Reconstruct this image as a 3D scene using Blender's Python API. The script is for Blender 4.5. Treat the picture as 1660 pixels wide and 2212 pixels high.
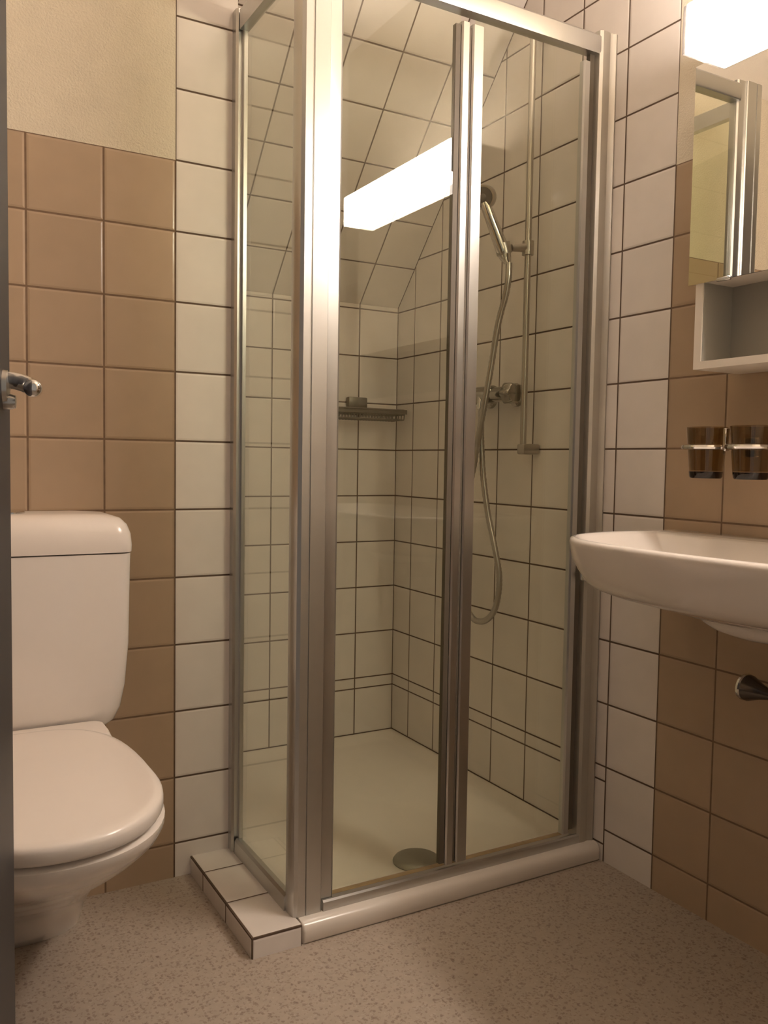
import bpy, bmesh, math, random
from mathutils import Vector, Matrix

for o in list(bpy.data.objects):
    bpy.data.objects.remove(o)
sc = bpy.context.scene
COL = sc.collection
T = 0.15            # one wall tile is 15 cm; geometry below is written in tiles
ZF = -6.52          # floor level, measured from the grout line near eye height


def W(x, y, z):
    return Vector((x * T, y * T, (z - ZF) * T))


# ------------------------------------------------------------------ camera
CAM = (-9.7167, -16.5464, -0.2502)
YAW, PITCH, ROLL, FPX = 0.51810, -0.05830, 0.01610, 1869.5
cd = bpy.data.cameras.new('camera')
cam = bpy.data.objects.new('camera', cd)
COL.objects.link(cam)
fwd0 = Vector((math.sin(YAW), math.cos(YAW), 0))
rt0 = Vector((math.cos(YAW), -math.sin(YAW), 0))
up0 = Vector((0, 0, 1))
fw = fwd0 * math.cos(PITCH) + up0 * math.sin(PITCH)
upv = -fwd0 * math.sin(PITCH) + up0 * math.cos(PITCH)
rt = rt0 * math.cos(ROLL) + upv * math.sin(ROLL)
up = -rt0 * math.sin(ROLL) + upv * math.cos(ROLL)
M = Matrix((rt, up, -fw)).transposed().to_4x4()
M.translation = W(*CAM)
cam.matrix_world = M
cd.sensor_fit = 'VERTICAL'
cd.sensor_height = 24.0
cd.lens = FPX * 24.0 / 2212.0
cd.clip_start = 0.02
sc.camera = cam

# ------------------------------------------------------------------ light and exposure
LAMP_STRENGTH = 36.0
LAMP_COLOR = (1.0, 0.865, 0.765, 1)
EXPOSURE = 0.7
w = bpy.data.worlds.new('world')
sc.world = w
w.use_nodes = True
w.node_tree.nodes['Background'].inputs[0].default_value = (1.0, 0.88, 0.76, 1)
w.node_tree.nodes['Background'].inputs[1].default_value = 0.2
sc.view_settings.view_transform = 'Standard'
sc.view_settings.look = 'None'
sc.view_settings.gamma = 1
sc.view_settings.use_curve_mapping = False
sc.view_settings.exposure = EXPOSURE


# ------------------------------------------------------------------ materials
def new_mat(name):
    m = bpy.data.materials.new(name)
    m.use_nodes = True
    nt = m.node_tree
    b = nt.nodes['Principled BSDF']
    return m, nt, b


def simple(name, col, rough=0.4, metal=0.0, noise=0.0, nscale=30, bump=0.0, bscale=200, coat=0.0, ior=1.5):
    m, nt, b = new_mat(name)
    b.inputs['Base Color'].default_value = (*col, 1)
    b.inputs['Roughness'].default_value = rough
    b.inputs['Metallic'].default_value = metal
    b.inputs['IOR'].default_value = ior
    b.inputs['Coat Weight'].default_value = coat
    b.inputs['Coat Roughness'].default_value = 0.08
    tc = nt.nodes.new('ShaderNodeTexCoord')
    n = nt.nodes.new('ShaderNodeTexNoise')
    n.inputs['Scale'].default_value = nscale
    nt.links.new(tc.outputs['Object'], n.inputs['Vector'])
    if noise > 0:
        mx = nt.nodes.new('ShaderNodeMix')
        mx.data_type = 'RGBA'
        mx.inputs[6].default_value = (*[c * (1 - noise) for c in col], 1)
        mx.inputs[7].default_value = (*[min(1, c * (1 + noise)) for c in col], 1)
        nt.links.new(n.outputs['Fac'], mx.inputs[0])
        nt.links.new(mx.outputs[2], b.inputs['Base Color'])
    if bump > 0:
        n2 = nt.nodes.new('ShaderNodeTexNoise')
        n2.inputs['Scale'].default_value = bscale
        n2.inputs['Detail'].default_value = 4
        nt.links.new(tc.outputs['Object'], n2.inputs['Vector'])
        bp = nt.nodes.new('ShaderNodeBump')
        bp.inputs['Strength'].default_value = bump
        bp.inputs['Distance'].default_value = 0.002
        nt.links.new(n2.outputs['Fac'], bp.inputs['Height'])
        nt.links.new(bp.outputs['Normal'], b.inputs['Normal'])
    return m


def math_node(nt, op, a, b=None, c=None):
    n = nt.nodes.new('ShaderNodeMath')
    n.operation = op
    for i, v in enumerate((a, b, c)):
        if v is None:
            continue
        if isinstance(v, (int, float)):
            n.inputs[i].default_value = v
        else:
            nt.links.new(v, n.inputs[i])
    return n.outputs[0]


def tile_mat(name, col, grout, rough=0.16, var=0.05, width=0.0145):
    """square tiles, grout along whole numbers of the UV map"""
    m, nt, b = new_mat(name)
    uv = nt.nodes.new('ShaderNodeUVMap')
    sp = nt.nodes.new('ShaderNodeSeparateXYZ')
    nt.links.new(uv.outputs[0], sp.inputs[0])

    def dist(s):
        f = math_node(nt, 'FRACT', math_node(nt, 'ADD', s, 0.5))
        return math_node(nt, 'ABSOLUTE', math_node(nt, 'SUBTRACT', f, 0.5))
    d = math_node(nt, 'MINIMUM', dist(sp.outputs[0]), dist(sp.outputs[1]))

    def ramp(lo, hi):
        r = nt.nodes.new('ShaderNodeMapRange')
        r.interpolation_type = 'SMOOTHSTEP'
        r.inputs[1].default_value = lo
        r.inputs[2].default_value = hi
        nt.links.new(d, r.inputs[0])
        return r.outputs[0]
    mask = ramp(width - 0.005, width + 0.004)
    pillow = ramp(width - 0.004, width + 0.03)
    # tone of each tile
    cx = math_node(nt, 'FLOOR', sp.outputs[0])
    cy = math_node(nt, 'FLOOR', sp.outputs[1])
    cb = nt.nodes.new('ShaderNodeCombineXYZ')
    nt.links.new(cx, cb.inputs[0])
    nt.links.new(cy, cb.inputs[1])
    wn = nt.nodes.new('ShaderNodeTexWhiteNoise')
    wn.noise_dimensions = '2D'
    nt.links.new(cb.outputs[0], wn.inputs['Vector'])
    mx = nt.nodes.new('ShaderNodeMix')
    mx.data_type = 'RGBA'
    mx.inputs[6].default_value = (*[c * (1 - var) for c in col], 1)
    mx.inputs[7].default_value = (*[min(1, c * (1 + var)) for c in col], 1)
    nt.links.new(wn.outputs['Value'], mx.inputs[0])
    # faint cloudiness in the glaze
    nz = nt.nodes.new('ShaderNodeTexNoise')
    nz.inputs['Scale'].default_value = 2.2
    nt.links.new(uv.outputs[0], nz.inputs['Vector'])
    mg = nt.nodes.new('ShaderNodeMix')
    mg.data_type = 'RGBA'
    mg.blend_type = 'MULTIPLY'
    mg.inputs[0].default_value = 1
    cr = nt.nodes.new('ShaderNodeMapRange')
    cr.inputs[3].default_value = 0.94
    cr.inputs[4].default_value = 1.05
    nt.links.new(nz.outputs['Fac'], cr.inputs[0])
    nt.links.new(mx.outputs[2], mg.inputs[6])
    nt.links.new(cr.outputs[0], mg.inputs[7])
    # grout, a little uneven
    ng = nt.nodes.new('ShaderNodeTexNoise')
    ng.inputs['Scale'].default_value = 6
    nt.links.new(uv.outputs[0], ng.inputs['Vector'])
    gm = nt.nodes.new('ShaderNodeMix')
    gm.data_type = 'RGBA'
    gm.inputs[6].default_value = (*[c * 0.65 for c in grout], 1)
    gm.inputs[7].default_value = (*[c * 1.35 for c in grout], 1)
    nt.links.new(ng.outputs['Fac'], gm.inputs[0])
    fin = nt.nodes.new('ShaderNodeMix')
    fin.data_type = 'RGBA'
    nt.links.new(mask, fin.inputs[0])
    nt.links.new(gm.outputs[2], fin.inputs[6])
    nt.links.new(mg.outputs[2], fin.inputs[7])
    nt.links.new(fin.outputs[2], b.inputs['Base Color'])
    rr = nt.nodes.new('ShaderNodeMapRange')
    rr.inputs[3].default_value = 0.8
    rr.inputs[4].default_value = rough
    nt.links.new(mask, rr.inputs[0])
    nt.links.new(rr.outputs[0], b.inputs['Roughness'])
    nb = nt.nodes.new('ShaderNodeTexNoise')
    nb.inputs['Scale'].default_value = 3.0
    nb.inputs['Detail'].default_value = 1
    nt.links.new(uv.outputs[0], nb.inputs['Vector'])
    h = math_node(nt, 'MULTIPLY_ADD', nb.outputs['Fac'], 0.35, pillow)
    bp = nt.nodes.new('ShaderNodeBump')
    bp.inputs['Strength'].default_value = 0.6
    bp.inputs['Distance'].default_value = 0.0012
    nt.links.new(h, bp.inputs['Height'])
    nt.links.new(bp.outputs['Normal'], b.inputs['Normal'])
    return m


def glass_mat(name, tint, rough=0.0, refl=1.0):
    """clear sheet: reflects by angle, the rest passes straight through with a tint"""
    m = bpy.data.materials.new(name)
    m.use_nodes = True
    nt = m.node_tree
    nt.nodes.remove(nt.nodes['Principled BSDF'])
    out = nt.nodes['Material Output']
    tr = nt.nodes.new('ShaderNodeBsdfTransparent')
    tr.inputs[0].default_value = (*tint, 1)
    gl = nt.nodes.new('ShaderNodeBsdfGlossy')
    gl.inputs['Roughness'].default_value = rough
    gl.inputs['Color'].default_value = (1, 1, 1, 1)
    lw = nt.nodes.new('ShaderNodeLayerWeight')
    lw.inputs[0].default_value = 0.5
    p5 = math_node(nt, 'POWER', lw.outputs['Facing'], 5.0)
    f = math_node(nt, 'MULTIPLY_ADD', p5, 0.96 * refl, 0.04 * refl)
    mx = nt.nodes.new('ShaderNodeMixShader')
    nt.links.new(f, mx.inputs[0])
    nt.links.new(tr.outputs[0], mx.inputs[1])
    nt.links.new(gl.outputs[0], mx.inputs[2])
    nt.links.new(mx.outputs[0], out.inputs[0])
    return m


def floor_mat():
    m, nt, b = new_mat('speckled_vinyl')
    tc = nt.nodes.new('ShaderNodeTexCoord')
    base = (0.44, 0.37, 0.30)

    def specks(scale, r, gate, seed):
        mp = nt.nodes.new('ShaderNodeMapping')
        mp.inputs['Location'].default_value = (seed, seed * 1.7, 0)
        nt.links.new(tc.outputs['Object'], mp.inputs[0])
        nz = nt.nodes.new('ShaderNodeTexNoise')
        nz.inputs['Scale'].default_value = scale * 1.4
        nt.links.new(mp.outputs[0], nz.inputs['Vector'])
        ad = nt.nodes.new('ShaderNodeMix')
        ad.data_type = 'VECTOR'
        ad.inputs[0].default_value = 0.012
        nt.links.new(mp.outputs[0], ad.inputs[4])
        nt.links.new(nz.outputs['Color'], ad.inputs[5])
        v = nt.nodes.new('ShaderNodeTexVoronoi')
        v.voronoi_dimensions = '2D'
        v.inputs['Scale'].default_value = scale
        nt.links.new(ad.outputs[1], v.inputs['Vector'])
        near = math_node(nt, 'LESS_THAN', v.outputs['Distance'], r)
        sc_ = nt.nodes.new('ShaderNodeSeparateColor')
        nt.links.new(v.outputs['Color'], sc_.inputs[0])
        g = math_node(nt, 'LESS_THAN', sc_.outputs[0], gate)
        return math_node(nt, 'MULTIPLY', near, g)
    cl = nt.nodes.new('ShaderNodeTexNoise')
    cl.inputs['Scale'].default_value = 60
    cl.inputs['Detail'].default_value = 6
    nt.links.new(tc.outputs['Object'], cl.inputs['Vector'])
    m0 = nt.nodes.new('ShaderNodeMix')
    m0.data_type = 'RGBA'
    m0.inputs[6].default_value = (*[c * 0.86 for c in base], 1)
    m0.inputs[7].default_value = (*[c * 1.14 for c in base], 1)
    nt.links.new(cl.outputs['Fac'], m0.inputs[0])
    prev = m0.outputs[2]
    for scale, r, gate, seed, col in ((110, 0.28, 0.40, 3.1, (0.22, 0.15, 0.105)), (170, 0.30, 0.35, 7.7, (0.26, 0.19, 0.14)),
                                      (75, 0.22, 0.22, 1.3, (0.17, 0.11, 0.08)), (140, 0.26, 0.22, 5.2, (0.52, 0.46, 0.39))):
        mm = nt.nodes.new('ShaderNodeMix')
        mm.data_type = 'RGBA'
        mm.inputs[7].default_value = (*col, 1)
        nt.links.new(math_node(nt, 'MULTIPLY', specks(scale, r, gate, seed), 0.5), mm.inputs[0])
        nt.links.new(prev, mm.inputs[6])
        prev = mm.outputs[2]
    nt.links.new(prev, b.inputs['Base Color'])
    b.inputs['Roughness'].default_value = 0.5
    bp = nt.nodes.new('ShaderNodeBump')
    bp.inputs['Strength'].default_value = 0.25
    bp.inputs['Distance'].default_value = 0.001
    nt.links.new(cl.outputs['Fac'], bp.inputs['Height'])
    nt.links.new(bp.outputs['Normal'], b.inputs['Normal'])
    return m


def emit_mat():
    m, nt, b = new_mat('lit_diffuser')
    b.inputs['Base Color'].default_value = (0.9, 0.9, 0.88, 1)
    b.inputs['Roughness'].default_value = 0.4
    b.inputs['Emission Color'].default_value = LAMP_COLOR
    b.inputs['Emission Strength'].default_value = LAMP_STRENGTH
    return m


GROUT = (0.115, 0.072, 0.045)
MAT = dict(
    white_tile=tile_mat('white_tile', (0.80, 0.735, 0.675), GROUT, 0.17, 0.03),
    beige_tile=tile_mat('beige_tile', (0.46, 0.335, 0.225), (0.20, 0.125, 0.075), 0.24, 0.05),
    plaster=simple('cream_plaster', (0.76, 0.68, 0.54), 0.85, noise=0.05, nscale=25, bump=0.9, bscale=260),
    ceiling=simple('ceiling_paint', (0.84, 0.77, 0.69), 0.9, bump=0.4, bscale=260),
    floor=floor_mat(),
    alu=simple('satin_aluminium', (0.585, 0.58, 0.56), 0.32, 1.0, noise=0.02, nscale=8),
    jamb=simple('matt_aluminium', (0.57, 0.545, 0.49), 0.5, 1.0, noise=0.03, nscale=8),
    seal=simple('dark_rubber_seal', (0.13, 0.105, 0.075), 0.6),
    sill=simple('tan_rail_reflection', (0.42, 0.30, 0.15), 0.5, noise=0.25, nscale=40),  # tan carries the brown reflection on the rail's inner track
    chrome=simple('chrome', (0.72, 0.70, 0.67), 0.12, 1.0),
    deep_chrome=simple('deep_chrome', (0.40, 0.38, 0.34), 0.14, 1.0),
    basket=simple('tarnished_metal', (0.24, 0.22, 0.18), 0.45, 0.9),
    drain=simple('worn_steel', (0.34, 0.33, 0.28), 0.4, 0.8),
    dull_chrome=simple('dull_chrome', (0.50, 0.47, 0.43), 0.28, 1.0),
    shaded_chrome=simple('shaded_chrome', (0.13, 0.12, 0.11), 0.25, 1.0),  # chrome of the stop valve, shade under the basin put into the colour
    ceramic=simple('white_ceramic', (0.80, 0.735, 0.67), 0.12, noise=0.01, coat=0.5),
    plastic=simple('white_plastic', (0.80, 0.725, 0.655), 0.22, noise=0.01),
    tray=simple('enamel_tray', (0.78, 0.71, 0.63), 0.2, noise=0.02),
    cab=simple('white_laminate', (0.76, 0.69, 0.60), 0.4, noise=0.02),
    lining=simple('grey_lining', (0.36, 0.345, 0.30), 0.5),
    cap=simple('grey_end_cap', (0.42, 0.38, 0.35), 0.5),
    door=simple('dark_door_paint', (0.016, 0.014, 0.018), 0.45, noise=0.1),
    grille=simple('dark_spray_plate', (0.12, 0.10, 0.08), 0.4),
    glass=glass_mat('shower_glass', (0.980, 0.994, 0.942)),
    smoke=glass_mat('smoked_glass', (0.71, 0.63, 0.50), 0.02, 1.3),
    smoke_base=glass_mat('smoked_glass_base', (0.17, 0.12, 0.09), 0.02, 1.0),
    lamp=emit_mat(),
)
mm, nt_, b_ = new_mat('mirror')
b_.inputs['Base Color'].default_value = (0.90, 0.89, 0.84, 1)
b_.inputs['Metallic'].default_value = 1
b_.inputs['Roughness'].default_value = 0.0
MAT['mirror'] = mm


# ------------------------------------------------------------------ object helpers
def origin(o):
    v = Vector((0, 0, 0))
    while o:
        v = v + o.location
        o = o.parent
    return v


def obj(name, bm, mat, parent=None, loc=None, sharp=38, smooth=True):
    base = origin(parent) if parent else (loc or Vector((0, 0, 0)))
    bmesh.ops.recalc_face_normals(bm, faces=bm.faces[:]) if bm.loops.layers.uv.get('UVMap') is None else None
    bmesh.ops.translate(bm, verts=bm.verts[:], vec=-base)
    me = bpy.data.meshes.new(name)
    bm.to_mesh(me)
    bm.free()
    for p in me.polygons:
        p.use_smooth = smooth
    if smooth:
        me.set_sharp_from_angle(angle=math.radians(sharp))
    mats = mat if isinstance(mat, (list, tuple)) else [mat]
    for m_ in mats:
        me.materials.append(m_)
    o = bpy.data.objects.new(name, me)
    COL.objects.link(o)
    if parent:
        o.parent = parent
    else:
        o.location = base
    return o


def tag(o, label, cat, group=None):
    o['label'] = label
    o['category'] = cat
    if group:
        o['group'] = group
    return o


def thing(name, label, cat, loc, group=None):
    o = bpy.data.objects.new(name, None)
    o.empty_display_size = 0.05
    COL.objects.link(o)
    o.location = loc
    return tag(o, label, cat, group)


def struct(o):
    o['kind'] = 'structure'
    return o


def NB():
    return bmesh.new()


def box(bm, x0, x1, y0, y1, z0, z1, bev=0.0, seg=2):
    vs = [bm.verts.new(W(x, y, z)) for x in (x0, x1) for y in (y0, y1) for z in (z0, z1)]
    fs = []
    for q in ((0, 1, 3, 2), (4, 6, 7, 5), (0, 4, 5, 1), (2, 3, 7, 6), (0, 2, 6, 4), (1, 5, 7, 3)):
        fs.append(bm.faces.new([vs[i] for i in q]))
    bmesh.ops.recalc_face_normals(bm, faces=fs)
    if bev > 0:
        es = list({e for f in fs for e in f.edges})
        bmesh.ops.bevel(bm, geom=es, offset=bev * T, segments=seg, profile=0.5, affect='EDGES')
    return bm


def prism(bm, poly, z0, z1):
    """outline in x,y carried up from z0 to z1"""
    a = [bm.verts.new(W(x, y, z0)) for x, y in poly]
    b = [bm.verts.new(W(x, y, z1)) for x, y in poly]
    n = len(poly)
    fs = [bm.faces.new((a[i], a[(i + 1) % n], b[(i + 1) % n], b[i])) for i in range(n)]
    fs += [bm.faces.new(a), bm.faces.new(b)]
    bmesh.ops.recalc_face_normals(bm, faces=fs)
    return bm


def loft(bm, rings, cap0=True, cap1=True, closed=True):
    """rings of world-space Vectors, same count each"""
    vr = [[bm.verts.new(p) for p in r] for r in rings]
    n = len(vr[0])
    fs = []
    for a, b in zip(vr[:-1], vr[1:]):
        for i in range(n if closed else n - 1):
            fs.append(bm.faces.new((a[i], a[(i + 1) % n], b[(i + 1) % n], b[i])))
    if cap0:
        fs.append(bm.faces.new(vr[0]))
    if cap1:
        fs.append(bm.faces.new(vr[-1]))
    bmesh.ops.recalc_face_normals(bm, faces=fs)
    return bm


def frame(d):
    d = d.normalized()
    a = Vector((0, 0, 1)) if abs(d.z) < 0.9 else Vector((1, 0, 0))
    u = d.cross(a).normalized()
    return u, d.cross(u).normalized()


def cone(bm, p0, p1, r0, r1, seg=24):
    """round bar from p0 to p1 (tile coordinates), radii in tiles"""
    a, b = W(*p0), W(*p1)
    u, v = frame(b - a)
    rings = []
    for p, r in ((a, r0), (b, r1)):
        rings.append([p + (u * math.cos(t) + v * math.sin(t)) * r * T for t in [2 * math.pi * i / seg for i in range(seg)]])
    return loft(bm, rings)


def lathe(bm, p, d, prof, seg=28):
    """profile (distance along d, radius) in tiles, turned about the axis d through p"""
    a = W(*p)
    d = Vector(d).normalized()
    u, v = frame(d)
    rings = [[a + d * s * T + (u * math.cos(t) + v * math.sin(t)) * max(r, 1e-4) * T
              for t in [2 * math.pi * i / seg for i in range(seg)]] for s, r in prof]
    return loft(bm, rings)


def catmull(pts, n=6, closed=False):
    out = []
    m_ = len(pts)
    rng = range(m_) if closed else range(m_ - 1)
    g = (lambda i: pts[i % m_]) if closed else (lambda i: pts[max(0, min(m_ - 1, i))])
    for i in rng:
        p0, p1, p2, p3 = g(i - 1), g(i), g(i + 1), g(i + 2)
        for k in range(n):
            t = k / n
            out.append(tuple(0.5 * ((2 * b) + (-a + c) * t + (2 * a - 5 * b + 4 * c - d_) * t * t + (-a + 3 * b - 3 * c + d_) * t ** 3)
                             for a, b, c, d_ in zip(p0, p1, p2, p3)))
    if not closed:
        out.append(tuple(pts[-1]))
    return out


def tube(bm, pts, r, seg=12, ribs=0.0, taper=()):
    P_ = [W(*p) for p in pts]
    rings = []
    prev_u = None
    for i, p in enumerate(P_):
        d = (P_[min(i + 1, len(P_) - 1)] - P_[max(i - 1, 0)]).normalized()
        if prev_u is None:
            u, v = frame(d)
        else:
            u = (prev_u - d * prev_u.dot(d)).normalized()
            v = d.cross(u)
        prev_u = u
        rr = r * (1 + (ribs if i % 2 else -ribs))
        if taper and i >= len(P_) - len(taper):
            rr = r * taper[i - len(P_)]
        rings.append([p + (u * math.cos(t) + v * math.sin(t)) * rr * T for t in [2 * math.pi * k / seg for k in range(seg)]])
    return loft(bm, rings)


def panel(name, quads, mats, parent=None, thick=0.35):
    """wall surface from quads: (4 corners facing the room in tiles, 4 uvs, material index), backed by a solid"""
    bm = bmesh.new()
    uvl = bm.loops.layers.uv.new('UVMap')
    cache = {}
    for cs, uvs, mi in quads:
        vs = []
        for c in cs:
            k = tuple(round(q, 4) for q in c)
            if k not in cache:
                cache[k] = bm.verts.new(W(*c))
            vs.append(cache[k])
        f = bm.faces.new(vs)
        f.material_index = mi
        for l, uv in zip(f.loops, uvs):
            l[uvl].uv = uv
    o = obj(name, bm, mats, parent, smooth=False)
    s = o.modifiers.new('depth', 'SOLIDIFY')
    s.thickness = thick * T
    s.offset = -1
    s.use_even_offset = False
    return o


# ------------------------------------------------------------------ the room
ZC = 9.5                    # ceiling
YT = -4.062                 # wall behind the toilet
XL, YN = -10.7, -15.25      # left wall, near wall with the doorway
XS = -5.20                  # left side of the shower recess
SG = 1.10                   # rise of the sloped ceiling
Z0S = 3.094
YC = -(ZC - Z0S) / SG
A0 = 0.692                  # first upright joint on the right wall
B0 = 0.957                  # first upright joint on the recess back wall
G = [MAT['white_tile'], MAT['beige_tile'], MAT['plaster'], MAT['ceiling']]


def wall_rows_shower(zlo=-6.244):
    """z ranges with their v range: full rows from -5 up, a thin strip, one full tile to the tray"""
    return [(ZF - 0.02, -6.244, -0.27, 0.0), (-6.244, -5.234, 0.0, 1.0), (-5.234, -5.117, 0.0, 0.117), (-5.117, -5.0, 0.883, 1.0), (-5.0, ZC, -5.0, ZC)]


def q_right(y0, y1, z0, z1, v0, v1, mi, uo=A0):
    # faces -x; y0 > y1
    return ([(0, y0, z0), (0, y1, z0), (0, y1, z1), (0, y0, z1)], [(-y0 - uo, v0), (-y1 - uo, v0), (-y1 - uo, v1), (-y0 - uo, v1)], mi)


qs = []
L1 = -(A0 + 6)
L2 = -(A0 + 7)
for (z0, z1, v0, v1) in wall_rows_shower():
    qs.append(q_right(0, L1, z0, z1, v0, v1, 0))
qs.append(q_right(L1, L2, ZF - 0.02, ZC, ZF - 0.02, ZC, 0))
qs.append(q_right(L2, YN, ZF - 0.02, 4.0, ZF - 0.02, 4.0, 1))
qs.append(q_right(L2, YN, 4.0, ZC, 4.0, ZC, 2))
struct(panel('wall_right', qs, G))


def q_back(x0, x1, y, z0, z1, v0, v1, mi, uo):
    return ([(x0, y, z0), (x1, y, z0), (x1, y, z1), (x0, y, z1)], [(x0 + uo, v0), (x1 + uo, v0), (x1 + uo, v1), (x0 + uo, v1)], mi)


qs = [q_back(XS, 0, 0, z0, min(z1, Z0S + 0.1), v0, min(v1, Z0S + 0.1), 0, B0) for z0, z1, v0, v1 in wall_rows_shower()]
qs = [q_back(XS, -0.018, 0, *q_, 0, B0) for q_ in [(z0, min(z1, Z0S + 0.1), v0, min(v1, Z0S + 0.1)) for z0, z1, v0, v1 in wall_rows_shower()]]
qs.append(([(-0.018, 0, ZF), (0, 0, ZF), (0, 0, Z0S + 0.1), (-0.018, 0, Z0S + 0.1)], [(0, 0)] * 4, 0))
struct(panel('wall_back_recess', qs, G))
# left side of the recess, facing +x
YR = YT + 0.32
qs = [([(XS, YR, z0), (XS, 0, z0), (XS, 0, z1), (XS, YR, z1)], [(YR, v0), (0, v0), (0, v1), (YR, v1)], 0) for z0, z1, v0, v1 in wall_rows_shower()]
struct(panel('wall_left_recess', qs, G, thick=0.3))
TB = -6.121                 # border of white and beige behind the toilet
qs = [q_back(TB, XS, YT, ZF - 0.02, ZC, ZF - 0.02, ZC, 0, -TB),
      q_back(XL, TB, YT, ZF - 0.02, 4.0, ZF - 0.02, 4.0, 1, -TB),
      q_back(XL, TB, YT, 4.0, ZC, 4.0, ZC, 2, -TB)]
struct(panel('wall_back', qs, G, thick=0.3))
# left wall
qs = [([(XL, YN, z0), (XL, YT, z0), (XL, YT, z1), (XL, YN, z1)], [(YN, z0), (YT, z0), (YT, z1), (YN, z1)], mi)
      for z0, z1, mi in ((ZF - 0.02, 4.0, 1), (4.0, ZC, 2))]
struct(panel('wall_left', qs, G))
# near wall with the doorway the picture is taken through (faces +y)
DX0, DX1, DZ = -10.3, -4.9, 7.2
qs = []
for x0, x1, z0, z1 in ((XL, DX0, ZF, ZC), (DX1, 0, ZF, ZC), (DX0, DX1, DZ, ZC)):
    qs.append(([(x0, YN, z0), (x1, YN, z0), (x1, YN, z1), (x0, YN, z1)][::-1], [(x0, z0), (x1, z0), (x1, z1), (x0, z1)][::-1], 2))
struct(panel('wall_front', qs, G, thick=0.6))
# ceiling, flat then sloped down to the recess wall
bm = NB()
box(bm, XL, 0, YN, YC, ZC, ZC + 0.3)
struct(obj('ceiling', bm, MAT['ceiling'], smooth=False))
sl = math.sqrt(1 + SG * SG)


def q_slope(x0, x1, ya, yb, mi):
    za, zb = Z0S - SG * ya, Z0S - SG * yb
    sa, sb = -ya * sl + 0.02, -yb * sl + 0.02
    return ([(x0, ya, za), (x1, ya, za), (x1, yb, zb), (x0, yb, zb)], [(x0 + B0, sa), (x1 + B0, sa), (x1 + B0, sb), (x0 + B0, sb)], mi)


struct(panel('ceiling_slope', [q_slope(XS, -0.02, 0, YC, 0), q_slope(XL, XS, YT, YC, 3), (q_slope(-0.02, 0, 0, YC, 0)[0], [(0, 0)] * 4, 0)], G))
# floor
bm = NB()
box(bm, XL, 0, YN - 6, 0.3, ZF - 0.4, ZF)
struct(obj('floor', bm, MAT['floor'], smooth=False))

# tiled ledge beside the shower tray
CX0, CX1, CY0, CZ = -5.872, -5.19, -6.637, -6.248


def cu(y):
    return 2.012 if y < -6 else -y - 4.67


qs = [([(CX0, CY0, CZ), (CX1, CY0, CZ), (CX1, YT, CZ), (CX0, YT, CZ)], [(cu(CY0), -0.012), (cu(CY0), 0.67), (cu(YT), 0.67), (cu(YT), -0.012)], 0),
      ([(CX0, YT, ZF), (CX0, CY0, ZF), (CX0, CY0, CZ), (CX0, YT, CZ)], [(cu(YT), -0.26), (cu(CY0), -0.26), (cu(CY0), 0.012), (cu(YT), 0.012)], 0),
      ([(CX0, CY0, ZF), (CX1, CY0, ZF), (CX1, CY0, CZ), (CX0, CY0, CZ)], [(-0.012, -0.26), (1.0, -0.26), (1.0, 0.012), (-0.012, 0.012)], 0),
      ([(CX1, CY0, ZF), (CX1, YT, ZF), (CX1, YT, CZ), (CX1, CY0, CZ)], [(0.1, 0.1), (0.9, 0.1), (0.9, 0.3), (0.1, 0.3)], 0)]
# rear edge of the top follows the last joint; front top edge carries grout too
led = panel('tiled_ledge', qs, [MAT['white_tile']], thick=0.05)
tag(led, 'low white tiled ledge on the floor between toilet and shower enclosure', 'ledge')

# ------------------------------------------------------------------ shower tray
tray = thing('shower_tray', 'white enamel shower tray with rounded front lip under the glass enclosure', 'shower tray', W(-2.6, -3.3, ZF))


def rrect(x0, x1, y0, y1, r, z, n=6):
    pts = []
    for cx, cy, a0 in ((x1 - r, y1 - r, 0), (x0 + r, y1 - r, 90), (x0 + r, y0 + r, 180), (x1 - r, y0 + r, 270)):
        for k in range(n + 1):
            a = math.radians(a0 + 90 * k / n)
            pts.append(W(cx + r * math.cos(a), cy + r * math.sin(a), z))
    return pts


X0, X1, Y0, Y1 = -5.16, -0.012, -6.64, -0.012
rings = [rrect(X0, X1, Y0 + 0.02, Y1, 0.03, ZF), rrect(X0, X1, Y0, Y1, 0.03, ZF + 0.03), rrect(X0, X1, Y0, Y1, 0.03, -6.36),
         rrect(X0, X1, Y0 + 0.02, Y1, 0.03, -6.30), rrect(X0, X1, Y0 + 0.06, Y1, 0.03, -6.265), rrect(X0, X1, Y0 + 0.12, Y1, 0.03, -6.25),
         rrect(X0 + 0.1, X1 - 0.02, Y0 + 0.6, Y1 - 0.02, 0.2, -6.25), rrect(X0 + 0.16, X1 - 0.08, Y0 + 0.64, Y1 - 0.08, 0.22, -6.262),
         rrect(X0 + 0.3, X1 - 0.2, Y0 + 0.70, Y1 - 0.22, 0.25, -6.33), rrect(X0 + 0.45, X1 - 0.35, Y0 + 0.85, Y1 - 0.4, 0.3, -6.36)]
bm = NB()
loft(bm, rings)
obj('basin', bm, MAT['tray'], tray, sharp=60)
bm = NB()
lathe(bm, (-2.80, -5.60, -6.375), (0, 0, 1), [(0, 0.36), (0.03, 0.37), (0.07, 0.34), (0.10, 0.27), (0.115, 0.12), (0.117, 0.02)], 40)
o = obj('drain_cover', bm, MAT['drain'], tray)
o['label'] = 'round domed metal drain cover'

# ------------------------------------------------------------------ shower enclosure
enc = thing('shower_enclosure', 'aluminium framed glass shower enclosure standing in the right rear corner', 'shower enclosure', W(-2.6, -5.3, CZ))
ZB, ZTL, ZTH = -6.25, 5.94, 6.22
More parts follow.
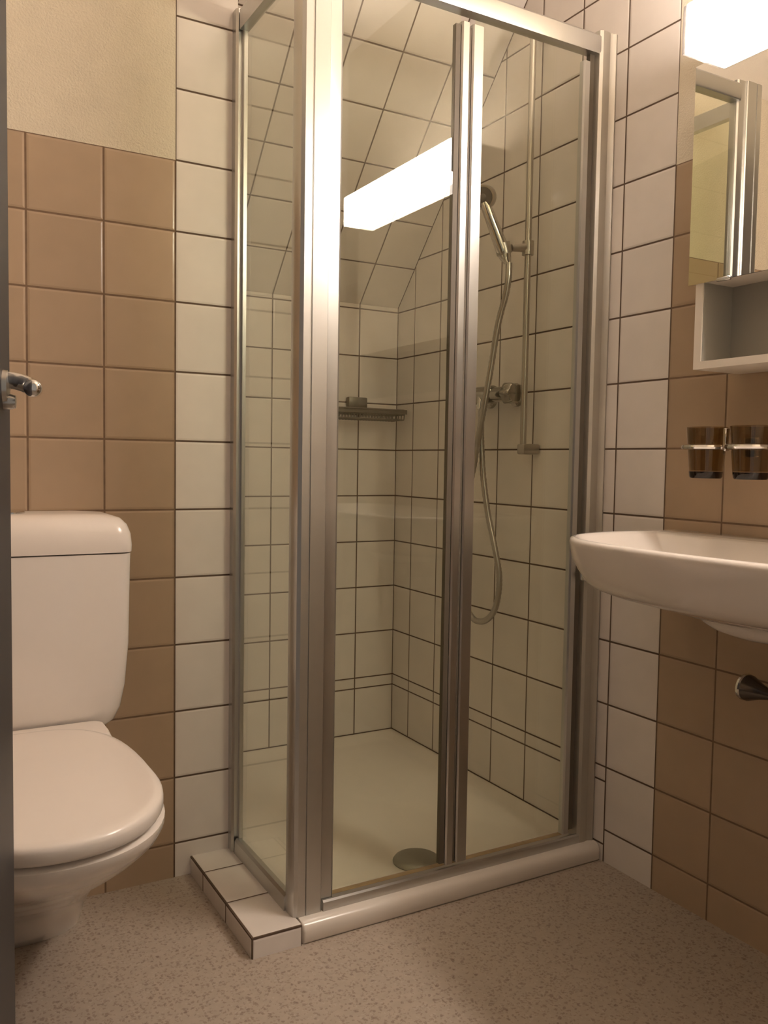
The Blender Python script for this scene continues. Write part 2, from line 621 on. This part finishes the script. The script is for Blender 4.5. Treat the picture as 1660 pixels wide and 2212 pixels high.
# corner post
post = [(-5.225, -6.18), (-5.235, -6.24), (-5.235, -6.36), (-5.215, -6.42), (-5.17, -6.445), (-5.075, -6.445), (-5.07, -6.425), (-5.05, -6.425), (-5.045, -6.445),
        (-4.835, -6.445), (-4.825, -6.43), (-4.825, -6.405), (-4.80, -6.40), (-4.66, -6.40), (-4.63, -6.38), (-4.63, -6.24), (-4.80, -6.24), (-5.08, -6.30), (-5.10, -6.18)]
bm = NB()
prism(bm, post, ZB + 0.001, 6.30)
obj('corner_post', bm, MAT['alu'], enc, sharp=25)
# wall channel at the rear wall
bm = NB()
prism(bm, [(-5.28, -4.062), (-5.28, -4.20), (-5.25, -4.24), (-5.19, -4.24), (-5.185, -4.30), (-5.13, -4.30), (-5.11, -4.24), (-5.11, -4.062)], ZB, 6.26)
obj('wall_channel', bm, MAT['alu'], enc, sharp=25)
# jamb at the right wall
bm = NB()
prism(bm, [(-0.003, -6.26), (-0.003, -6.46), (-0.05, -6.485), (-0.09, -6.46), (-0.14, -6.45), (-0.19, -6.465), (-0.29, -6.465), (-0.34, -6.44), (-0.355, -6.38), (-0.355, -6.26)], ZB, 6.28)
obj('wall_jamb', bm, MAT['jamb'], enc, sharp=25)
bm = NB()
box(bm, -0.445, -0.355, -6.35, -6.27, ZB + 0.2, 5.94)
o = obj('jamb_seal', bm, MAT['seal'], enc)
o['label'] = 'dark rubber seal strip'
# rails
bm = NB()
prof = [(-6.44, ZTL), (-6.45, ZTL + 0.03), (-6.45, ZTH - 0.03), (-6.43, ZTH), (-6.26, ZTH), (-6.26, ZTL)]


def bar_x(bm, x0, x1, prof):
    loft(bm, [[W(x, y, z) for y, z in prof] for x in (x0, x1)])


def bar_y(bm, y0, y1, prof):
    loft(bm, [[W(x, y, z) for x, z in prof] for y in (y0, y1)])


bar_x(bm, -4.66, -0.30, prof)
obj('top_rail', bm, MAT['alu'], enc, sharp=25)
bm = NB()
bar_x(bm, -4.80, -0.30, [(-6.46, -6.249), (-6.46, -6.13), (-6.44, -6.105), (-6.41, -6.105), (-6.40, -6.14), (-6.27, -6.15), (-6.25, -6.249)])
obj('bottom_rail', bm, MAT['alu'], enc, sharp=25)
bm = NB()
bar_y(bm, -6.2, -4.28, [(-5.25, ZTL), (-5.25, ZTH), (-5.13, ZTH), (-5.11, ZTL)])
obj('top_rail', bm, MAT['alu'], enc, sharp=25)
bm = NB()
bar_y(bm, -6.2, -4.28, [(-5.26, -6.25), (-5.25, -6.06), (-5.22, -6.02), (-5.15, -6.02), (-5.12, -6.06), (-5.11, -6.25)])
obj('bottom_rail', bm, MAT['alu'], enc, sharp=25)
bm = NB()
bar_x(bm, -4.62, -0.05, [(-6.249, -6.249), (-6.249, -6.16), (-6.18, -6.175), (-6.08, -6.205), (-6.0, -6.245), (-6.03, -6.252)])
o = obj('rail_inner_strip', bm, MAT['sill'], enc)  # stands for the inner track of the rail, its reflection painted in
o['label'] = 'tan strip along the inside of the bottom rail, brown reflection put into its colour'
# glass
bm = NB()
box(bm, -5.19, -5.155, -6.2, -4.28, -6.05, ZTL + 0.05)
o = obj('side_pane', bm, MAT['glass'], enc, smooth=False)


def door(x0, x1, stiles, y=-6.35):
    bm = NB()
    box(bm, x0, x1, y - 0.015, y + 0.015, -6.03, 5.98)
    d = obj('sliding_door', bm, MAT['glass'], enc, smooth=False)
    for a, b, dark in stiles:
        bm = NB()
        prism(bm, [(a, y + 0.05), (a, y - 0.03), (a + 0.02, y - 0.055), (b - 0.02, y - 0.055), (b, y - 0.03), (b, y + 0.05)], -6.08, 5.80)
        obj('stile', bm, MAT['alu'], d, sharp=25)
        if dark:
            bm = NB()
            box(bm, *dark, y - 0.02, y + 0.06, -6.06, 5.76)
            s = obj('seal', bm, MAT['seal'], d)
            s['label'] = 'dark seal along the stile'
    return d


door(-4.66, -2.82, [(-2.815, -2.68, (-2.90, -2.82))])
door(-2.56, -0.58, [(-2.635, -2.44, (-2.675, -2.64)), (-0.60, -0.47, None)])
bm = NB()
box(bm, -0.46, -0.30, -6.56, -6.47, -2.04, -1.92, 0.02)
obj('latch', bm, MAT['chrome'], enc)

# ------------------------------------------------------------------ shower slide bar, handset, mixer
bar = thing('shower_slide_bar', 'slim vertical metal slide bar on the white tiles inside the shower', 'shower rail', W(0, -4.8, 0.0))
bm = NB()
cone(bm, (-0.30, -4.80, -0.05), (-0.30, -4.80, 7.0), 0.055, 0.055, 20)
obj('rod', bm, MAT['dull_chrome'], bar)
for z in (0.0, 6.95):
    bm = NB()
    box(bm, -0.36, -0.004, -4.90, -4.70, z - 0.09, z + 0.09, 0.03)
    obj('wall_bracket', bm, MAT['dull_chrome'], bar)
bm = NB()
cone(bm, (-0.30, -4.80, 3.27), (-0.30, -4.80, 3.50), 0.10, 0.10)
cone(bm, (-0.34, -4.80, 3.39), (-0.62, -4.76, 3.36), 0.075, 0.06)
lathe(bm, (-0.74, -4.74, 3.24), (-0.25, 0.05, 0.75), [(0, 0.115), (0.0, 0.13), (0.18, 0.135), (0.18, 0.12)])
obj('slider', bm, MAT['dull_chrome'], bar)

hs = thing('hand_shower', 'chrome hand shower with long ribbed hose resting in the slide bar holder', 'hand shower', W(-0.74, -4.74, 3.3))
bm = NB()
lathe(bm, (-0.69, -4.76, 3.10), (-0.44, 0.07, 0.92), [(0, 0.06), (0.06, 0.085), (0.12, 0.105), (0.30, 0.115), (0.75, 0.095), (0.98, 0.09), (1.05, 0.07)], 20)
obj('handle', bm, MAT['chrome'], hs)
bm = NB()
hd = Vector((-0.80, -0.50, -0.28))
lathe(bm, (-1.10, -4.66, 4.14), hd, [(-0.08, 0.03), (-0.05, 0.13), (0.0, 0.19), (0.10, 0.20), (0.12, 0.19)], 32)
head = obj('shower_head', bm, MAT['dull_chrome'], hs)
bm = NB()
lathe(bm, (-1.10, -4.66, 4.14), hd, [(0.115, 0.165), (0.128, 0.16), (0.130, 0.06), (0.14, 0.05), (0.145, 0.01)], 32)
o = obj('spray_plate', bm, MAT['grille'], head)
o['label'] = 'dark round spray plate'
hose = [(-0.53, -3.88, 0.69), (-0.52, -3.88, 0.4), (-0.5, -3.86, 0.17), (-0.45, -3.88, -0.5), (-0.4, -3.98, -1.16), (-0.36, -4.17, -1.81), (-0.34, -4.28, -2.29), (-0.34, -4.20, -2.8), (-0.34, -3.92, -3.1),
        (-0.34, -3.53, -3.15), (-0.34, -3.25, -2.86), (-0.36, -3.22, -2.25), (-0.40, -3.38, -1.63), (-0.55, -3.57, -0.93), (-0.62, -3.83, -0.25), (-0.66, -4.03, 0.32), (-0.68, -4.21, 0.88),
        (-0.68, -4.35, 1.43), (-0.68, -4.52, 2.12), (-0.70, -4.73, 2.55), (-0.70, -4.80, 2.83), (-0.68, -4.78, 3.10)]
bm = NB()
tube(bm, catmull(hose, 14), 0.055, 10, 0.08)
o = obj('hose', bm, MAT['dull_chrome'], hs, sharp=80)

mx = thing('shower_mixer', 'chrome shower mixer tap with round knobs on the right shower wall', 'mixer tap', W(-0.3, -3.86, 0.95))
bm = NB()
cone(bm, (-0.42, -4.45, 0.96), (-0.42, -3.28, 0.96), 0.13, 0.13, 28)
cone(bm, (-0.42, -4.08, 0.96), (-0.42, -3.64, 0.96), 0.165, 0.165, 28)
for y in (-4.25, -3.47):
    lathe(bm, (-0.004, y, 0.96), (-1, 0, 0), [(0, 0.20), (0.06, 0.19), (0.10, 0.10), (0.42, 0.08)])
obj('body', bm, MAT['deep_chrome'], mx)
bm = NB()
cone(bm, (-0.50, -3.86, 0.95), (-0.54, -3.86, 0.70), 0.08, 0.065)
obj('outlet', bm, MAT['chrome'], mx)
for y, s in ((-4.45, -1), (-3.28, 1)):
    bm = NB()
    a = W(-0.42, y, 0.96)
    d = Vector((0, s, 0))
    u, v = frame(d)
    rings = []
    for dist, r in ((0, 0.10), (0.03, 0.14), (0.06, 0.185), (0.22, 0.175), (0.26, 0.15), (0.27, 0.05)):
        rings.append([a + d * dist * T + (u * math.cos(t) + v * math.sin(t)) * r * T * (1 + (0.07 * math.cos(6 * t) if 0.1 < r and dist > 0.04 else 0))
                      for t in [2 * math.pi * i / 48 for i in range(48)]])
    loft(bm, rings)
    obj('knob', bm, MAT['deep_chrome'], mx)

# ------------------------------------------------------------------ soap basket
sb = thing('soap_basket', 'grey metal wire soap basket hung on the rear shower tiles', 'soap basket', W(-1.2, 0, 0.9))
bm = NB()
box(bm, -1.27, -0.82, -0.16, -0.004, 0.86, 1.11, 0.03)
obj('wall_mount', bm, MAT['basket'], sb)
bm = NB()
for z, x0, x1, y0 in ((0.84, -2.05, -0.10, -0.62), (0.76, -2.03, -0.12, -0.61)):
    pts = [(x0, -0.03, z), (x0, y0 + 0.1, z), (x0 + 0.1, y0, z), (x1 - 0.1, y0, z), (x1, y0 + 0.1, z), (x1, -0.03, z), (x0, -0.03, z)]
    tube(bm, pts, 0.022, 8)
box(bm, -2.04, -0.11, -0.625, -0.60, 0.76, 0.85)
for k in range(27):
    x = -2.0 + 1.84 * k / 26
    tube(bm, [(x, -0.60, 0.80), (x + 0.004, -0.57, 0.64), (x, -0.04, 0.63), (x, -0.03, 0.82)], 0.012, 6)
tube(bm, [(-1.98, -0.57, 0.64), (-0.20, -0.57, 0.64)], 0.022, 8)
obj('basket', bm, MAT['basket'], sb)

# ------------------------------------------------------------------ toilet
TX = -8.40
wc = thing('toilet', 'white ceramic toilet with closed lid and cistern against the beige tiled wall', 'toilet', W(TX, -5.8, ZF))


def rsec(hx, y0, y1, r, z, n=6, cx=TX):
    return rrect(cx - hx, cx + hx, y0, y1, r, z, n)


TY0, TY1 = -5.15, YT - 0.004
bm = NB()
loft(bm, [rsec(1.02, -4.95, TY1, 0.25, -3.86), rsec(1.14, -5.02, TY1, 0.25, -3.81), rsec(1.24, -5.07, TY1, 0.25, -3.72), rsec(1.31, -5.10, TY1, 0.24, -3.55), rsec(1.36, -5.12, TY1, 0.22, -3.25),
          rsec(1.40, -5.135, TY1, 0.20, -2.7), rsec(1.42, -5.14, TY1, 0.19, -1.6), rsec(1.425, -5.14, TY1, 0.19, -1.505), rsec(1.405, -5.12, TY1, 0.18, -1.50)])
obj('cistern', bm, MAT['ceramic'], wc, sharp=50)
bm = NB()
loft(bm, [rsec(1.405, -5.12, TY1, 0.19, -1.49), rsec(1.435, -5.155, TY1, 0.2, -1.485), rsec(1.44, -5.16, TY1, 0.2, -1.40), rsec(1.425, -5.15, TY1, 0.2, -1.25), rsec(1.385, -5.11, TY1, 0.2, -1.13),
          rsec(1.31, -5.05, TY1, 0.2, -1.05), rsec(1.18, -4.96, TY1, 0.2, -1.005), rsec(0.95, -4.85, TY1 - 0.03, 0.2, -0.99), rsec(0.5, -4.6, -4.3, 0.1, -0.985)])
obj('cistern_lid', bm, MAT['plastic'], wc, sharp=50)
bm = NB()
lathe(bm, (TX, -4.6, -0.99), (0, 0, 1), [(0, 0.17), (0.02, 0.17), (0.03, 0.15), (0.025, 0.02)])
obj('flush_button', bm, MAT['chrome'], wc)


def egg(hx, yb, yf, z, n=56, cx=TX, yw=None, pw=2.15, back=3.2):
    """plan outline: squarish rear, rounded front; widest at yw"""
    yw = yw if yw is not None else yb + (yf - yb) * 0.52
    pts = []
    for i in range(n):
        a = 2 * math.pi * i / n
        c, s = math.cos(a), math.sin(a)
        p = pw if s < 0 else back
        xx = math.copysign(abs(c) ** (2 / p), c) * hx
        ext = (yw - yf) if s < 0 else (yb - yw)
        yy = yw + math.copysign(abs(s) ** (2 / p), s) * ext
        pts.append(W(cx + xx, yy, z))
    return pts


# seat, lid and bowl
bm = NB()
RY = -7.35
loft(bm, [egg(1.04, -5.45, -8.60, -3.868, yw=RY), egg(1.05, -5.44, -8.61, -3.85, yw=RY), egg(1.04, -5.45, -8.60, -3.832, yw=RY)])
obj('seat', bm, MAT['plastic'], wc, sharp=60)
bm = NB()
loft(bm, [egg(1.08, -5.33, -8.67, -3.838, yw=RY), egg(1.115, -5.29, -8.72, -3.828, yw=RY), egg(1.135, -5.28, -8.745, -3.79, yw=RY), egg(1.135, -5.28, -8.745, -3.71, yw=RY), egg(1.128, -5.285, -8.735, -3.675, yw=RY), egg(1.105, -5.30, -8.70, -3.652, yw=RY),
          egg(1.04, -5.33, -8.62, -3.640, yw=RY), egg(0.99, -5.36, -8.55, -3.640, yw=RY), egg(0.5, -5.8, -7.9, -3.625, yw=RY)])
obj('lid', bm, MAT['plastic'], wc, sharp=60)
bm = NB()
loft(bm, [rrect(TX - 1.02, TX + 1.02, -5.75, -5.12, 0.12, -3.83), rrect(TX - 1.04, TX + 1.04, -5.78, -5.12, 0.14, -3.75), rrect(TX - 1.0, TX + 1.0, -5.74, -5.13, 0.14, -3.66)])
obj('hinge_block', bm, MAT['plastic'], wc)
bm = NB()
loft(bm, [egg(0.84, -4.1, -4.98, ZF, yw=-4.45, pw=2.4), egg(0.85, -4.1, -5.05, -6.40, yw=-4.5, pw=2.4), egg(0.88, -4.1, -5.30, -6.1, yw=-4.7, pw=2.4), egg(0.93, -4.1, -5.85, -5.7, yw=-5.0, pw=2.4),
          egg(0.99, -4.1, -6.60, -5.25, yw=-5.6, pw=2.3), egg(1.05, -4.1, -7.40, -4.82, yw=-6.2, pw=2.25), egg(1.11, -4.1, -8.08, -4.42, yw=-6.8, pw=2.2), egg(1.15, -4.1, -8.50, -4.14, yw=-7.2),
          egg(1.165, -4.1, -8.70, -3.97, yw=-7.3), egg(1.155, -4.1, -8.71, -3.90, yw=RY), egg(1.10, -4.1, -8.66, -3.87, yw=RY)])
obj('bowl', bm, MAT['ceramic'], wc, sharp=60)

# ------------------------------------------------------------------ wash basin
SY = -10.25
ws = thing('wash_basin', 'white ceramic wash basin mounted on the right wall below the mirror cabinet', 'wash basin', W(0, SY, -1.2))
half = [(-0.006, -7.86), (-0.60, -7.80), (-1.30, -7.80), (-1.95, -7.98), (-2.38, -8.36), (-2.58, -8.85), (-2.68, -9.5), (-2.72, SY)]
full = half + [(x, 2 * SY - y) for x, y in half[-2::-1]]
cur = catmull([(x, y, 0) for x, y in full], 6)
cur = [(min(x, -0.006), y) for x, y, _ in cur]
SCX = -1.25


def sring(s, z, cx=SCX, wall=True, sx=None):
    sx = sx if sx is not None else s
    out = []
    for x, y in cur:
        xx = cx + (x - cx) * sx
        if wall:
            xx = x * sx if x > cx * 2 else xx
            xx = min(x * sx, -0.006)
        out.append(W(xx, SY + (y - SY) * s, z))
    return out


def iring(s, z, xb=-0.42):
    """inner basin outline: the rear kept away from the wall for the tap ledge"""
    out = []
    for x, y in cur:
        t = (x - (-2.72)) / 2.714
        xf = -2.72 + t * (2.72 + xb)
        cx = -1.6
        out.append(W(cx + (xf - cx) * s, SY + (y - SY) * s, z))
    return out


bm = NB()
loft(bm, [sring(0.30, -1.98, sx=0.50), sring(0.46, -1.96, sx=0.62), sring(0.66, -1.90, sx=0.76), sring(0.80, -1.83, sx=0.86), sring(0.875, -1.77, sx=0.91), sring(0.915, -1.70, sx=0.94), sring(0.955, -1.56, sx=0.965),
          sring(0.985, -1.40, sx=0.99), sring(0.997, -1.25), sring(1.0, -1.21), sring(0.995, -1.17), sring(0.98, -1.15),
          iring(0.93, -1.155), iring(0.91, -1.19), iring(0.87, -1.27), iring(0.78, -1.50), iring(0.60, -1.78), iring(0.35, -1.93), iring(0.08, -1.96)])
obj('bowl', bm, MAT['ceramic'], ws, sharp=70)
bm = NB()
n = 40


def ell(rx, ry, z, cx=-1.15, cy=SY - 0.15):
    return [W(cx + rx * math.cos(2 * math.pi * i / n), cy + ry * math.sin(2 * math.pi * i / n), z) for i in range(n)]


loft(bm, [ell(0.30, 0.40, -2.17), ell(0.42, 0.56, -2.15), ell(0.54, 0.78, -2.10), ell(0.60, 0.90, -2.04), ell(0.60, 0.92, -1.98), ell(0.52, 0.84, -1.88)])
obj('drain_boss', bm, MAT['ceramic'], ws, sharp=60)
bm = NB()
tube(bm, catmull([(-1.1, -10.60, -2.15), (-1.1, -10.60, -2.36), (-1.08, -10.70, -2.58), (-1.0, -10.9, -2.7), (-0.75, -11.0, -2.7), (-0.4, -11.0, -2.7), (-0.006, -11.0, -2.7)], 5), 0.13, 20)
obj('trap_pipe', bm, MAT['plastic'], ws)

# stop valve under the basin
vl = thing('stop_valve', 'small angle stop valve in painted shade on the beige tiles under the wash basin', 'valve', W(0, -9.75, -3.05))
bm = NB()
lathe(bm, (-0.004, -10.02, -3.08), (-1, 0, 0), [(0, 0.15), (0.04, 0.14), (0.06, 0.07), (0.42, 0.07), (0.46, 0.05)])
cone(bm, (-0.35, -10.02, -3.08), (-0.35, -9.80, -3.05), 0.06, 0.045)
obj('body', bm, MAT['shaded_chrome'], vl)
bm = NB()
lathe(bm, (-0.35, -9.86, -3.05), (0, 1, 0.06), [(0, 0.04), (0.06, 0.06), (0.20, 0.10), (0.36, 0.165), (0.40, 0.165)])
k = obj('knob', bm, MAT['shaded_chrome'], vl)
bm = NB()
lathe(bm, (-0.35, -9.46, -3.026), (0, 1, 0.06), [(-0.004, 0.165), (0.015, 0.175), (0.05, 0.165), (0.055, 0.05)])
o = obj('knob_rim', bm, MAT['chrome'], k)
o['label'] = 'bright chrome end of the knob'

# ------------------------------------------------------------------ mirror cabinet
CYF, CYN = -8.88, -12.85
cb = thing('mirror_cabinet', 'white wall cabinet with mirror door above an open shelf, on the right wall', 'mirror cabinet', W(0, -10.8, 0.97))
bm = NB()
box(bm, -0.87, -0.004, CYN, -8.80, 2.04, 4.73)
obj('body', bm, MAT['cab'], cb, smooth=False)
bm = NB()
box(bm, -0.90, -0.876, CYN - 0.08, -8.775, 2.03, 4.73)
d = obj('mirror_door', bm, MAT['mirror'], cb, smooth=False)
bm = NB()
box(bm, -0.93, -0.88, -9.42, -9.22, 2.005, 2.05, 0.01, 1)
obj('door_pull', bm, MAT['chrome'], d)
bm = NB()
for a in ((-0.88, -0.004, CYF - 0.11, CYF, 0.97, 2.04), (-0.88, -0.004, CYN, CYN + 0.11, 0.97, 2.04), (-0.88, -0.004, CYN + 0.11, CYF - 0.11, 0.97, 1.065)):
    box(bm, *a)
obj('shelf_frame', bm, MAT['cab'], cb, smooth=False)
bm = NB()
box(bm, -0.34, -0.30, CYN + 0.11, CYF - 0.11, 1.065, 2.04)
o = obj('shelf_back', bm, MAT['lining'], cb, smooth=False)
o['label'] = 'grey rear panel of the open shelf'
for a, b in ((CYF - 0.118, CYF - 0.11), (CYN + 0.11, CYN + 0.118)):
    bm = NB()
    box(bm, -0.86, -0.34, a, b, 1.065, 2.04)
    o = obj('shelf_lining', bm, MAT['lining'], cb, smooth=False)
    o['label'] = 'grey inner side of the open shelf'

# ------------------------------------------------------------------ lamp above the cabinet
LY0, LY1, LZ0, LZ1, LX = -12.98, -8.85, 4.735, 5.345, -1.26
lp = thing('wall_lamp', 'long glowing box lamp on the right wall above the mirror cabinet', 'lamp', W(0, -10.85, 5.04))
bm = NB()
box(bm, -0.59, -0.004, LY0 + 0.055, LY1 - 0.055, LZ0 + 0.001, LZ1 - 0.02)
obj('housing', bm, MAT['cap'], lp, smooth=False)
bm = NB()
box(bm, LX, -0.60, LY0 + 0.055, LY1 - 0.055, LZ0, LZ1, 0.03, 2)
o = obj('diffuser', bm, MAT['lamp'], lp, smooth=False)
o['label'] = 'white glowing diffuser'
for y0, y1 in ((LY0, LY0 + 0.05), (LY1 - 0.05, LY1)):
    bm = NB()
    box(bm, LX + 0.02, -0.004, y0, y1, LZ0 + 0.03, LZ1 - 0.01)
    obj('end_cap', bm, MAT['cap'], lp, smooth=False)

# ------------------------------------------------------------------ tumbler holder with two smoked tumblers
GX = -0.5
th = thing('tumbler_holder', 'chrome wall holder with two rings on the beige tiles above the wash basin', 'holder', W(0, -9.15, 0.0))
bm = NB()
box(bm, -0.06, -0.004, -9.27, -9.03, -0.12, 0.14, 0.02)
box(bm, GX - 0.06, -0.05, -9.17, -9.13, -0.03, 0.03)
box(bm, GX - 0.08, GX, -9.175, -9.125, -0.05, 0.24, 0.01, 1)
obj('bracket', bm, MAT['chrome'], th)
YG = (-8.82, -9.50)
for y in YG:
    bm = NB()
    pts = [(GX + 0.285 * math.cos(t), y + 0.285 * math.sin(t), 0.0) for t in [2 * math.pi * i / 40 for i in range(41)]]
    tube(bm, pts, 0.034, 8)
    obj('ring', bm, MAT['chrome'], th)
for i, y in enumerate(YG):
    if i == 0:
        g = thing('tumbler', 'smoked brown glass tumbler in the holder ring nearer the shower', 'tumbler', W(GX, y, -0.40), 'smoked tumblers in the wall holder')
        bm = NB()
        lathe(bm, (GX, y, -0.40), (0, 0, 1), [(0.09, 0.20), (0.09, 0.215), (0.40, 0.24), (0.655, 0.262), (0.66, 0.255), (0.655, 0.248), (0.40, 0.226), (0.10, 0.195)], 40)
        obj('wall', bm, MAT['smoke'], g)
        bm = NB()
        lathe(bm, (GX, y, -0.40), (0, 0, 1), [(0.0, 0.19), (0.02, 0.205), (0.088, 0.214), (0.088, 0.1)], 40)
        o = obj('base', bm, MAT['smoke_base'], g)
        o['label'] = 'thick darker glass base'
        first = g
    else:
        g = first.copy()
        COL.objects.link(g)
        g.location = W(GX, y, -0.40)
        g['label'] = 'smoked brown glass tumbler in the holder ring at the right edge of the photo'
        for ch in list(first.children):
            c = ch.copy()
            COL.objects.link(c)
            c.parent = g

# ------------------------------------------------------------------ open entrance door on the left, seen almost along its face
fe = Vector((-8.943, -9.55, 0))            # free edge, room side
hi = Vector((-10.12, YN + 0.15, 0))        # hinge edge
dirv = (hi - fe).normalized()
nrm = Vector((dirv.y, -dirv.x, 0))
if nrm.x < 0:
    nrm = -nrm
dl = thing('entrance_door', 'dark painted door standing open at the left edge of the photo', 'door', W(hi.x, hi.y, ZF))
bm = NB()
off = -nrm * 0.27
pl = [fe, hi, hi + off, fe + off]
prism(bm, [(p.x, p.y) for p in pl], ZF + 0.05, DZ - 0.1)
es = [e for e in bm.edges]
bmesh.ops.bevel(bm, geom=es, offset=0.002, segments=2, affect='EDGES')
obj('door_leaf', bm, MAT['door'], dl, sharp=30)


def dp(s, out, z):
    """point s along the door from its free edge, out from its face"""
    p = fe + dirv * s + nrm * out
    return (p.x, p.y, z)


HZ = 0.225
bm = NB()
lathe(bm, dp(0.42, 0.0, HZ), (nrm.x, nrm.y, 0), [(0, 0.12), (0.03, 0.115), (0.04, 0.06)])
r_ = obj('rosette', bm, MAT['dull_chrome'], dl)
bm = NB()
tube(bm, catmull([dp(0.42, 0.01, HZ + 0.05), dp(0.42, 0.07, HZ + 0.045), dp(0.43, 0.13, HZ + 0.03), dp(0.47, 0.185, HZ + 0.005), dp(0.56, 0.205, HZ - 0.015), dp(0.70, 0.21, HZ - 0.02)], 6) + [dp(0.72, 0.21, HZ - 0.02), dp(0.738, 0.21, HZ - 0.02), dp(0.75, 0.21, HZ - 0.02), dp(0.756, 0.21, HZ - 0.02)], 0.06, 20, taper=(1, 0.93, 0.75, 0.5, 0.05))
obj('lever', bm, MAT['chrome'], dl)
bm = NB()
lathe(bm, dp(0.42, 0.0, HZ - 0.10), (nrm.x, nrm.y, 0), [(0, 0.055), (0.05, 0.055), (0.08, 0.045), (0.085, 0.01)])
obj('thumb_turn', bm, MAT['dull_chrome'], dl)
